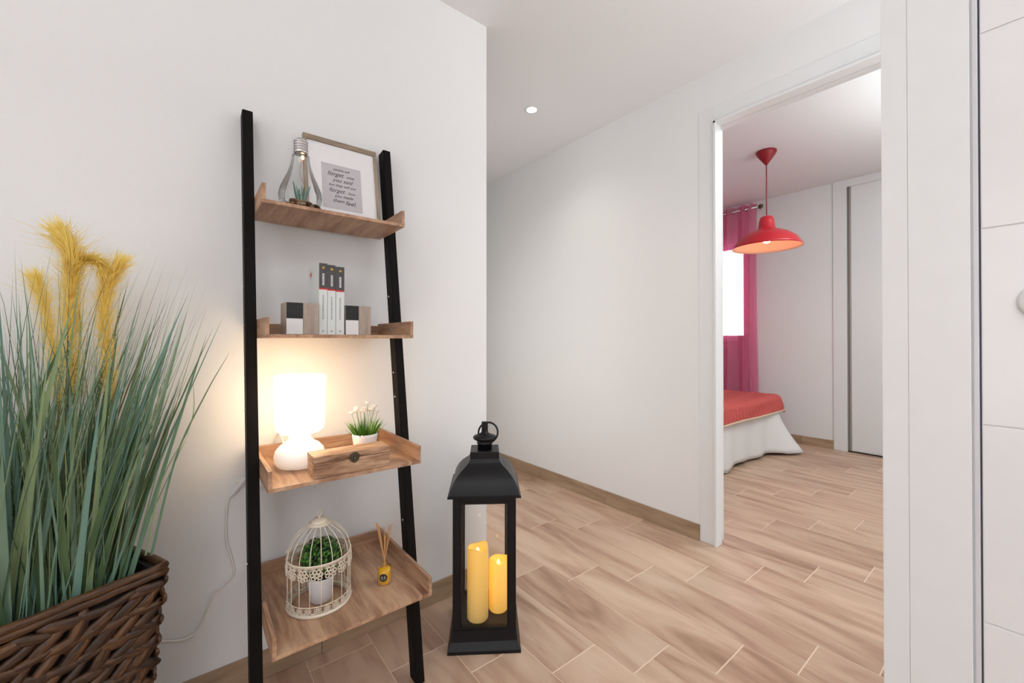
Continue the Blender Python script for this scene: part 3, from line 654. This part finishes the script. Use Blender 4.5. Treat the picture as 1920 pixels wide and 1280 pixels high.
# plant in the cage
cpn = thing('potted_boxwood', 'green artificial boxwood ball in a white pot inside the birdcage', 'plant', (GX+.004, GY, S4+.001))
bm = NB(); lathe(bm, [(.024, 0), (.027, .003), (.034, .062), (.0355, .068), (.033, .068), (.031, .058), (0, .055)], 32, cap=False); obj('pot', bm, mat('white_plastic_pot', (.80, .77, .78, 1), .5), cpn)
bm = NB(); blob(bm, (0, 0, .066), (.031, .031, .018), 3, 2, .1); obj('soil', bm, mat('dark_moss', (.012, .016, .008, 1), .9), cpn)
M_bx = [mat('boxwood_%d' % i, c, .45) for i, c in enumerate((srgb(44, 92, 24), srgb(74, 128, 34), srgb(22, 54, 16)))]
bm = NB(); rg = random.Random(5)
for i in range(1500):
    v = Vector((rg.gauss(0, 1), rg.gauss(0, 1), rg.gauss(0, 1))).normalized(); rr = rg.uniform(.72, 1.02)
    p = Vector((v.x*.056*rr, v.y*.056*rr, .118+v.z*.050*rr)); s = rg.uniform(.0035, .006)
    n_ = (v+Vector((rg.uniform(-.8, .8), rg.uniform(-.8, .8), rg.uniform(-.3, .9)))).normalized(); a = n_.orthogonal().normalized(); b = n_.cross(a); mi = rg.choice((0, 0, 1, 1, 2))
    q = [bm.verts.new(p+a*s), bm.verts.new(p+b*s*.6+n_*s*.15), bm.verts.new(p-a*s), bm.verts.new(p-b*s*.6+n_*s*.15)]; f = bm.faces.new(q); f.material_index = mi
obj('foliage', bm, M_bx, cpn, kind='stuff')
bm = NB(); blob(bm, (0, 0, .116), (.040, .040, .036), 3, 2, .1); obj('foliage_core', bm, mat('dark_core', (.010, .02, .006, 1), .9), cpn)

# --- bottom tray: reed diffuser
rd = thing('reed_diffuser', 'small glass reed diffuser with yellow oil and black round label on the bottom tray', 'diffuser', (.462, 1.197, S4+.0005))
bm = NB(); lathe(bm, [(.0, 0), (.018, 0), (.0205, .003), (.0205, .044), (.018, .050), (.009, .054), (.008, .066), (.0095, .067)], 32, cap=False); obj('bottle', bm, glass('diffuser_glass', (1, .98, .9, 1), 1.3, .5), rd)
bm = NB(); lathe(bm, [(.0, .002), (.0180, .001), (.0202, .004), (.0202, .043), (0, .046)], 32, cap=False); obj('oil', bm, mat('yellow_oil', srgb(214, 160, 10), .15, emit=srgb(214, 150, 10), es=0), rd)
M_lab = mat('black_label', (.015, .015, .018, 1), .4)
bm = NB(); n = 24; fdv = (-.786*0-.6185, -.786)   # towards the hall
lab = []
def labpt(u, v, r): 
    th_ = math.atan2(-.86, -.50)+u/r; return (r*math.cos(th_), r*math.sin(th_), .024+v)
def labdisc(bm, rad_, r):
    c0 = bm.verts.new(labpt(0, 0, r)); ring = [bm.verts.new(labpt(rad_*math.cos(2*math.pi*k/n), rad_*math.sin(2*math.pi*k/n), r)) for k in range(n)]
    for k in range(n): bm.faces.new((c0, ring[k], ring[(k+1) % n]))
labdisc(bm, .0115, .0209); obj('label', bm, M_lab, rd)
bm = NB()
for dz, l_ in ((.004, .0055), (.001, .0045), (-.002, .006), (-.005, .0035)):
    q = [bm.verts.new(labpt(u, dz+v, .0211)) for u, v in ((-l_, 0), (l_, 0), (l_, .0012), (-l_, .0012))]; bm.faces.new(q)
obj('label_lettering', bm, M_wt, rd)
M_reed = mat('rattan_reed', srgb(190, 140, 90), .7)
for (x_, y_, z_, r_) in ((-.022, .006, .178, .0024), (-.018, .0, .175, .0018), (.004, .014, .155, .0015), (.0, -.006, .140, .0015), (.024, .002, .166, .0017), (.020, .012, .160, .0015)):
    bm = NB(); tube(bm, [(-x_*.3, -y_*.3, .006), (0, 0, .066), (x_, y_, z_)], r_, 7); obj('reed', bm, M_reed, rd)

# ------------------------------------------------------------------ floor lantern
p1, p2 = Vector((.6837, 1.2171, 0)), Vector((.8857, 1.076, 0)); ex = (p2-p1).normalized(); ey = Vector((-ex.y, ex.x, 0))
lc = (p1+p2)/2+ey*.123; la = math.atan2(ex.y, ex.x)
ln = thing('lantern', 'black metal floor lantern with glass sides and domed roof beside the ladder shelf', 'lantern', (lc.x, lc.y, 0.0005), la)
M_lm = mat('aged_black_metal', (.006, .006, .008, 1), .36, .0, bump=(90, .2, .5), spec=.28)
def sq(h, z): return [(-h, -h, z), (h, -h, z), (h, h, z), (-h, h, z)]
bm = NB(); prism(bm, [sq(.123, 0), sq(.123, .011), sq(.113, .030), sq(.111, .034), sq(.108, .070), sq(.108, .071)]); obj('base', bm, M_lm, ln)
HBd = .107; pw = .024
for sx in (-1, 1):
    for sy in (-1, 1):
        bm = NB(); box(bm, (min(sx*HBd, sx*(HBd-pw)), min(sy*HBd, sy*(HBd-pw)), .071), (max(sx*HBd, sx*(HBd-pw)), max(sy*HBd, sy*(HBd-pw)), .518), .002); obj('corner_post', bm, M_lm, ln)
for k in range(4):
    Mx = Matrix.Rotation(k*math.pi/2, 4, 'Z')
    bm = NB(); t_ = bmesh.new(); box(t_, (-HBd+pw, -HBd, .493), (HBd-pw, -HBd+.014, .518), .001); box(t_, (-HBd+pw, -HBd, .071), (HBd-pw, -HBd+.012, .080), .001)
    box(t_, (-HBd+pw, -HBd+.004, .080), (-HBd+pw+.006, -HBd+.012, .493)); box(t_, (HBd-pw-.006, -HBd+.004, .080), (HBd-pw, -HBd+.012, .493))
    join(bm, t_, 0, Mx); obj('side_frame', bm, M_lm, ln)
    bm = NB(); t_ = bmesh.new(); box(t_, (-HBd+pw, -HBd+.007, .080), (HBd-pw, -HBd+.009, .493)); join(bm, t_, 0, Mx); obj('glass_pane', bm, M_glass, ln)
bm = NB(); curve = [(h, z) for h, z, _ in catmull([(.1185, .526, 0), (.113, .547, 0), (.103, .568, 0), (.090, .586, 0), (.076, .600, 0), (.064, .610, 0), (.0565, .6185, 0), (.054, .624, 0)], 3)]
prism(bm, [sq(h, z) for h, z in [(.118, .516), (.1235, .518), (.1235, .523)]+curve])
ro_ = obj('roof', bm, M_lm, ln)
for p_ in ro_.data.polygons: p_.use_smooth = p_.index >= 8
ed_ = ro_.data
for e_ in ed_.edges:
    a_, b_ = ed_.vertices[e_.vertices[0]].co, ed_.vertices[e_.vertices[1]].co
    e_.use_edge_sharp = abs(a_.z-b_.z) > 1e-5 or a_.z < .5262
bm = NB(); prism(bm, [sq(.054, .621), sq(.051, .630), sq(.051, .653), sq(.050, .655)]); obj('chimney', bm, M_lm, ln)
bm = NB(); lathe(bm, [(.026, .655), (.026, .672), (.029, .674), (.029, .677), (.024, .680), (.041, .690), (.043, .697), (.038, .702), (.020, .708), (.013, .713), (.011, .724)], 32); obj('vent_cap', bm, M_lm, ln)
bm = NB(); box(bm, (-.0115, -.008, .722), (.0115, .008, .752), .002); obj('ring_holder', bm, M_lm, ln)
bm = NB(); torus(bm, (0, 0, 0), .036, .0035, n=32, m=8); ro = obj('carry_ring', bm, M_lm, ln, loc=(.012, -.004, .713), rot=(R(72), 0, R(-14)))
# candles
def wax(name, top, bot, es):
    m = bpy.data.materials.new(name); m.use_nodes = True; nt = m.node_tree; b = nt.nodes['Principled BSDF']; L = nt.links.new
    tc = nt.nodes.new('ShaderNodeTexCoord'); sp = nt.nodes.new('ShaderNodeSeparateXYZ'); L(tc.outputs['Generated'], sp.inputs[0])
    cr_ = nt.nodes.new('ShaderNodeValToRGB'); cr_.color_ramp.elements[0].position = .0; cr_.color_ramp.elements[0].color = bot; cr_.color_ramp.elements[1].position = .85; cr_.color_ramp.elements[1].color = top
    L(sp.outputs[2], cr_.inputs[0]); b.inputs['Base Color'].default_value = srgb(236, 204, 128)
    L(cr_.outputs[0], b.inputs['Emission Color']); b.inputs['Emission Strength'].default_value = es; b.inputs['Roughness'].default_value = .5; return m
def candle(cx, cy, r, h, label, es, seed):
    t = thing('candle', label, 'candle', (cx, cy, .0725), group='candles in the lantern'); n = 40; rg = random.Random(seed)
    def rim(k): a = 2*math.pi*k/n; return .0055*math.sin(a*2+seed)+.004*math.sin(a*3+2*seed)
    rings = []
    for rr, z, e in ((r*.90, 0, 0), (r, .005, 0), (r*1.0, h*.5, 0), (r, h-.008, .5), (r*.97, h, 1), (r*.86, h-.002, 1), (r*.80, h-.012, .4), (r*.3, h-.018, 0)):
        rings.append([(rr*math.cos(2*math.pi*k/n), rr*math.sin(2*math.pi*k/n), z+e*rim(k)) for k in range(n)])
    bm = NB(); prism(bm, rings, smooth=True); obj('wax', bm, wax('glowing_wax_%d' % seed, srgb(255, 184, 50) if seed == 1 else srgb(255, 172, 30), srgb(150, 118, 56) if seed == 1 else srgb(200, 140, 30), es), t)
    bm = NB(); lathe(bm, [(.004, h-.019), (.0055, h-.014), (.004, h-.008), (.0008, h-.003)], 12); obj('led_flame', bm, emis('led_flame_%d' % seed, (1, .75, .3, 1), 6), t)
def lw(x, y, depth): p = at(x, y, depth); return p.x, p.y
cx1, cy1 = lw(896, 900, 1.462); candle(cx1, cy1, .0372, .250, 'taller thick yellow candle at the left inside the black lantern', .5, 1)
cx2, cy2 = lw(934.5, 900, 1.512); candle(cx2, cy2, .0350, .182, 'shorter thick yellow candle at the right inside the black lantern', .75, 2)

# ------------------------------------------------------------------ basket with artificial grass
P0 = Vector((-.036, 1.2137, 0)); D1 = Vector((.905, .4256, 0)); D2 = Vector((-.4256, .905, 0)); BW, BD, BH = .40, .27, .55
bc0 = P0-D1*BW/2+D2*BD/2
pg = thing('grass_basket', 'dark brown woven planter basket of tall artificial grass in front of the wall', 'plant', (bc0.x, bc0.y, .0005), math.atan2(D1.y, D1.x))
tap = .16
def half(z): k = 1-tap*(1-z/BH)*2*.5; return BW/2*(1-.22*(1-z/BH)), BD/2*(1-.22*(1-z/BH))
M_in = mat('dark_liner', (.012, .009, .007, 1), .9)
def rect(a, b, z): return [(-a, -b, z), (a, -b, z), (a, b, z), (-a, b, z)]
bm = NB(); a0, b0 = half(0); a1, b1 = half(BH); prism(bm, [rect(a0-.006, b0-.006, 0), rect(a1-.006, b1-.006, BH-.012), rect(a1-.016, b1-.016, BH-.012), rect(a1-.02, b1-.02, BH-.07)]); obj('liner', bm, M_in, pg)
M_strand = wood('water_hyacinth', [(.36, srgb(34, 20, 12)), (.5, srgb(66, 42, 24)), (.62, srgb(96, 64, 36)), (.78, srgb(140, 100, 60))], 'X', 70, 7, .45, rnd=True, tone=.35, bump=.8)
def strand_mesh(l_, w_, t_, seed):
    bm = NB(); rg = random.Random(seed); rings = []; n = 8
    for i in range(7):
        s = -1+2*i/6; k = math.sqrt(max(.06, 1-abs(s)**3)); bend = rg.uniform(-.0012, .0012)
        rings.append([(s*l_/2, (w_/2*k)*math.cos(2*math.pi*j/n)+bend+.10*w_*s*s, max(-.001, t_*k*math.sin(2*math.pi*j/n)+t_*.25*math.cos(s*1.5))) for j in range(n)])
    prism(bm, rings, smooth=True); return bm
protos = []
for i in range(6):
    bm = strand_mesh(.082, .029, .0085, i); o = obj('strand', bm, M_strand, pg); protos.append(o)
used = set(); rest = NB(); ns = 0
rg = random.Random(3)
rowh = .0300
def place(face, u, z, ang, sc, indiv):
    a_, b_ = half(z)
    if face == 0: p = Vector((u*a_, -b_, z)); X, Z = Vector((1, 0, 0)), Vector((0, (b0-b1)*-1/BH*-1, 1))
    elif face == 1: p = Vector((a_, u*b_, z)); X, Z = Vector((0, 1, 0)), Vector((0, 0, 1))
    elif face == 2: p = Vector((u*a_, b_, z)); X, Z = Vector((-1, 0, 0)), Vector((0, 0, 1))
    else: p = Vector((-a_, u*b_, z)); X, Z = Vector((0, -1, 0)), Vector((0, 0, 1))
    if face == 0: Z = Vector((0, -(b1-b0)/BH, 1))
    if face == 1: Z = Vector(((a1-a0)/BH, 0, 1))
    Z.normalize(); N = X.cross(Z); d = (X*math.cos(ang)+Z*math.sin(ang)).normalized(); s = N.cross(d)
    M = Matrix.Translation(p+N*.001) @ Matrix(((d.x, s.x, N.x, 0), (d.y, s.y, N.y, 0), (d.z, s.z, N.z, 0), (0, 0, 0, 1))) @ Matrix.Diagonal((sc, sc*rg.uniform(.8, 1.15), 1, 1))
    k = rg.randrange(6)
    if indiv:
        if k not in used: o = protos[k]; used.add(k)
        else: o = protos[k].copy(); C.objects.link(o); o.parent = pg
        o.matrix_local = M; return 1
    t_ = bmesh.new(); t_.from_mesh(protos[k].data); join(rest, t_, 0, M); return 0
cnt = 0
for face, length in ((0, BW), (1, BD), (2, BW), (3, BD)):
    nc = int(length/.040)
    z = .016; r_i = 0
    while z < BH-.03:
        for c_ in range(nc+1):
            u = (c_+(.5 if r_i % 2 else 0))/nc*2-1
            if abs(u) > .88: u = math.copysign(.87, u)
            ang = (R(50) if r_i % 2 else R(-6))+rg.uniform(-.38, .38)
            vis = (face == 0 and z > .24) or (face == 1 and z > .24 and u < .3)
            cnt += place(face, u, z+rg.uniform(-.003, .003), ang, rg.uniform(.75, 1.0), vis)
        z += .0205; r_i += 1
obj('hidden_strands', rest, M_strand, pg, kind='stuff')
# rolled rim
rimpts = [(a1, -b1), (-a1, -b1), (-a1, b1), (a1, b1)]
for i in range(4):
    p, q = Vector((*rimpts[i], BH-.006)), Vector((*rimpts[(i+1) % 4], BH-.006)); bm = NB(); n = 14
    for off, zz in ((0, 0), (.003, -.013)):
        tube(bm, [p+(q-p)*k/n+Vector((0, 0, zz+rg.uniform(-.0012, .0012)))+Vector((rg.uniform(-.001, .001), rg.uniform(-.001, .001), 0)) for k in range(n+1)], .0085, 8)
    obj('rim_roll', bm, M_strand, pg)
# blades
GM = [mat('sage_blade_%d' % i, c, .55) for i, c in enumerate((srgb(128, 158, 134), srgb(104, 138, 112), srgb(138, 160, 116), srgb(84, 112, 74), srgb(112, 148, 134), srgb(92, 80, 48), srgb(66, 92, 58)))]
rg = random.Random(21)
def gblade(bm, w_, hmin, hmax, spread, wide=True, curl=1):
    u, v = rg.uniform(-1, 1), rg.uniform(-1, 1)
    b = Vector((u*(a1-.05), v*(b1-.05), BH-.10)); h_ = rg.uniform(hmin, hmax)*(1-.18*(abs(u)**2))
    dx = (u*.50-.14+rg.gauss(0, .24))*spread; dy = (v*.45-.12+rg.gauss(0, .26))*spread
    top = Vector((b.x+dx*h_, b.y+dy*h_, b.z+h_))
    top.y = max(top.y, -b1-.03-.05*rg.random()); top.x = min(top.x, a1+.03+.07*rg.random()); cu = rg.uniform(.02, .16)*h_*curl*(1 if top.x < a1 else .3)
    pts = []
    for k in range(8):
        s = k/7; p = b.lerp(top, s); e = s*s*cu; dl = Vector((dx, dy, 0)); dl = dl.normalized() if dl.length > 1e-4 else Vector((1, 0, 0))
        p = p+dl*(e-cu*.4*s)-Vector((0, 0, e*.35)); pts.append(p)
    # keep off the wall
    mw = pg_m
    for i, p in enumerate(pts):
        wp = mw @ p
        if wp.y > WY-.035: wp.y = WY-.035-.0005*i; pts[i] = mw.inverted() @ wp
    a = rg.uniform(-.6, .6); side = Vector((math.cos(a-.5), math.sin(a-.5), 0))
    ribbon(bm, pts, w_, side)
pg_m = Matrix.Translation(pg.location) @ Matrix.Rotation(pg.rotation_euler.z, 4, 'Z')
for i in range(270):
    bm = NB(); wide = i < 120
    gblade(bm, rg.uniform(.010, .017) if wide else rg.uniform(.005, .009), .44, .80, .40)
    obj('grass_blade', bm, rg.choice(GM[:5] if rg.random() < .8 else GM), pg)
bm = NB()
for i in range(560): 
    n0 = len(bm.faces); gblade(bm, rg.uniform(.0014, .0030), .48, .86, .44, curl=1.3)
    mi = rg.randrange(7); bm.faces.ensure_lookup_table()
    for f in bm.faces[n0:]: f.material_index = mi
obj('fine_grass', bm, GM, pg, kind='stuff')
inv = pg_m.inverted()
bm = NB(); p_s = [inv @ q for q in (at(286, 1040, .93), at(330, 860, .93), at(385, 740, .93), at(432, 658, .94))]; ribbon(bm, catmull(p_s, 5), .006, Vector((1, 0, 0))); obj('grass_blade', bm, GM[1], pg)
bm = NB(); p_s = [inv @ q for q in (at(275, 1040, .92), at(305, 900, .92), at(360, 790, .92), at(362, 700, .93))]; ribbon(bm, catmull(p_s, 5), .004, Vector((1, 0, 0))); obj('grass_blade', bm, GM[2], pg)
# yellow plumes
M_py = sheer('yellow_plume', srgb(255, 236, 150), 1)
M_py.node_tree.nodes['Transparent BSDF'].inputs[0].default_value = (1, .9, .6, 1); M_ps = mat('plume_stalk', srgb(150, 130, 60), .8)
def plume(pts, wid, n, ln_=.055):
    P_ = [inv @ at(x, y, z) for x, y, z in pts]; cv_ = catmull(P_, 10)
    base = Vector((P_[0].x*.4, P_[0].y*.5, BH-.10)); bm = NB(); tube(bm, catmull([base, base.lerp(P_[0], .5), P_[0], P_[1]], 5), .0016, 6); st = obj('plume_stalk', bm, M_ps, pg)
    bm = NB(); m = len(cv_)
    for i in range(n):
        t_ = rg.random()**.8; k = min(m-2, int(t_*(m-1))); p = cv_[k].lerp(cv_[k+1], rg.random()); d = (cv_[k+1]-cv_[k]).normalized()
        o_ = Vector((rg.gauss(0, 1), rg.gauss(0, 1), rg.gauss(0, 1))); o_ = (o_-d*o_.dot(d)).normalized()
        env = math.sin(math.pi*min(1, .22+.78*(1-t_)))**.6 if t_ > .5 else 1
        l_ = ln_*rg.uniform(.5, 1.1); q = p+d*l_*.8+o_*wid*env*rg.uniform(.4, 1.6)*(.4+abs(rg.gauss(0, .7)))-Vector((0, 0, .012*rg.random())); mid = p.lerp(q, .5)+o_*wid*.25
        s = d.cross(o_)*.0006
        vs_ = [bm.verts.new(p-s), bm.verts.new(p+s), bm.verts.new(mid+s), bm.verts.new(mid-s), bm.verts.new(q)]
        bm.faces.new(vs_[:4]); bm.faces.new((vs_[3], vs_[2], vs_[4]))
    o = obj('plume', bm, M_py, pg, label='fluffy yellow plume', kind='stuff')
plume([(140, 760, .93), (132, 640, .93), (132, 540, .93), (134, 480, .92), (112, 432, .92)], .027, 2800)
plume([(150, 640, .95), (140, 550, .95), (150, 492, .95), (180, 488, .95), (196, 512, .95)], .018, 1200, .040)
plume([(215, 760, .96), (203, 670, .96), (196, 600, .96), (200, 540, .96), (224, 492, .96)], .022, 2100)
plume([(112, 760, .95), (100, 660, .95), (82, 570, .95), (66, 520, .95)], .022, 1200)
print('planks', nplank, 'strands', cnt)
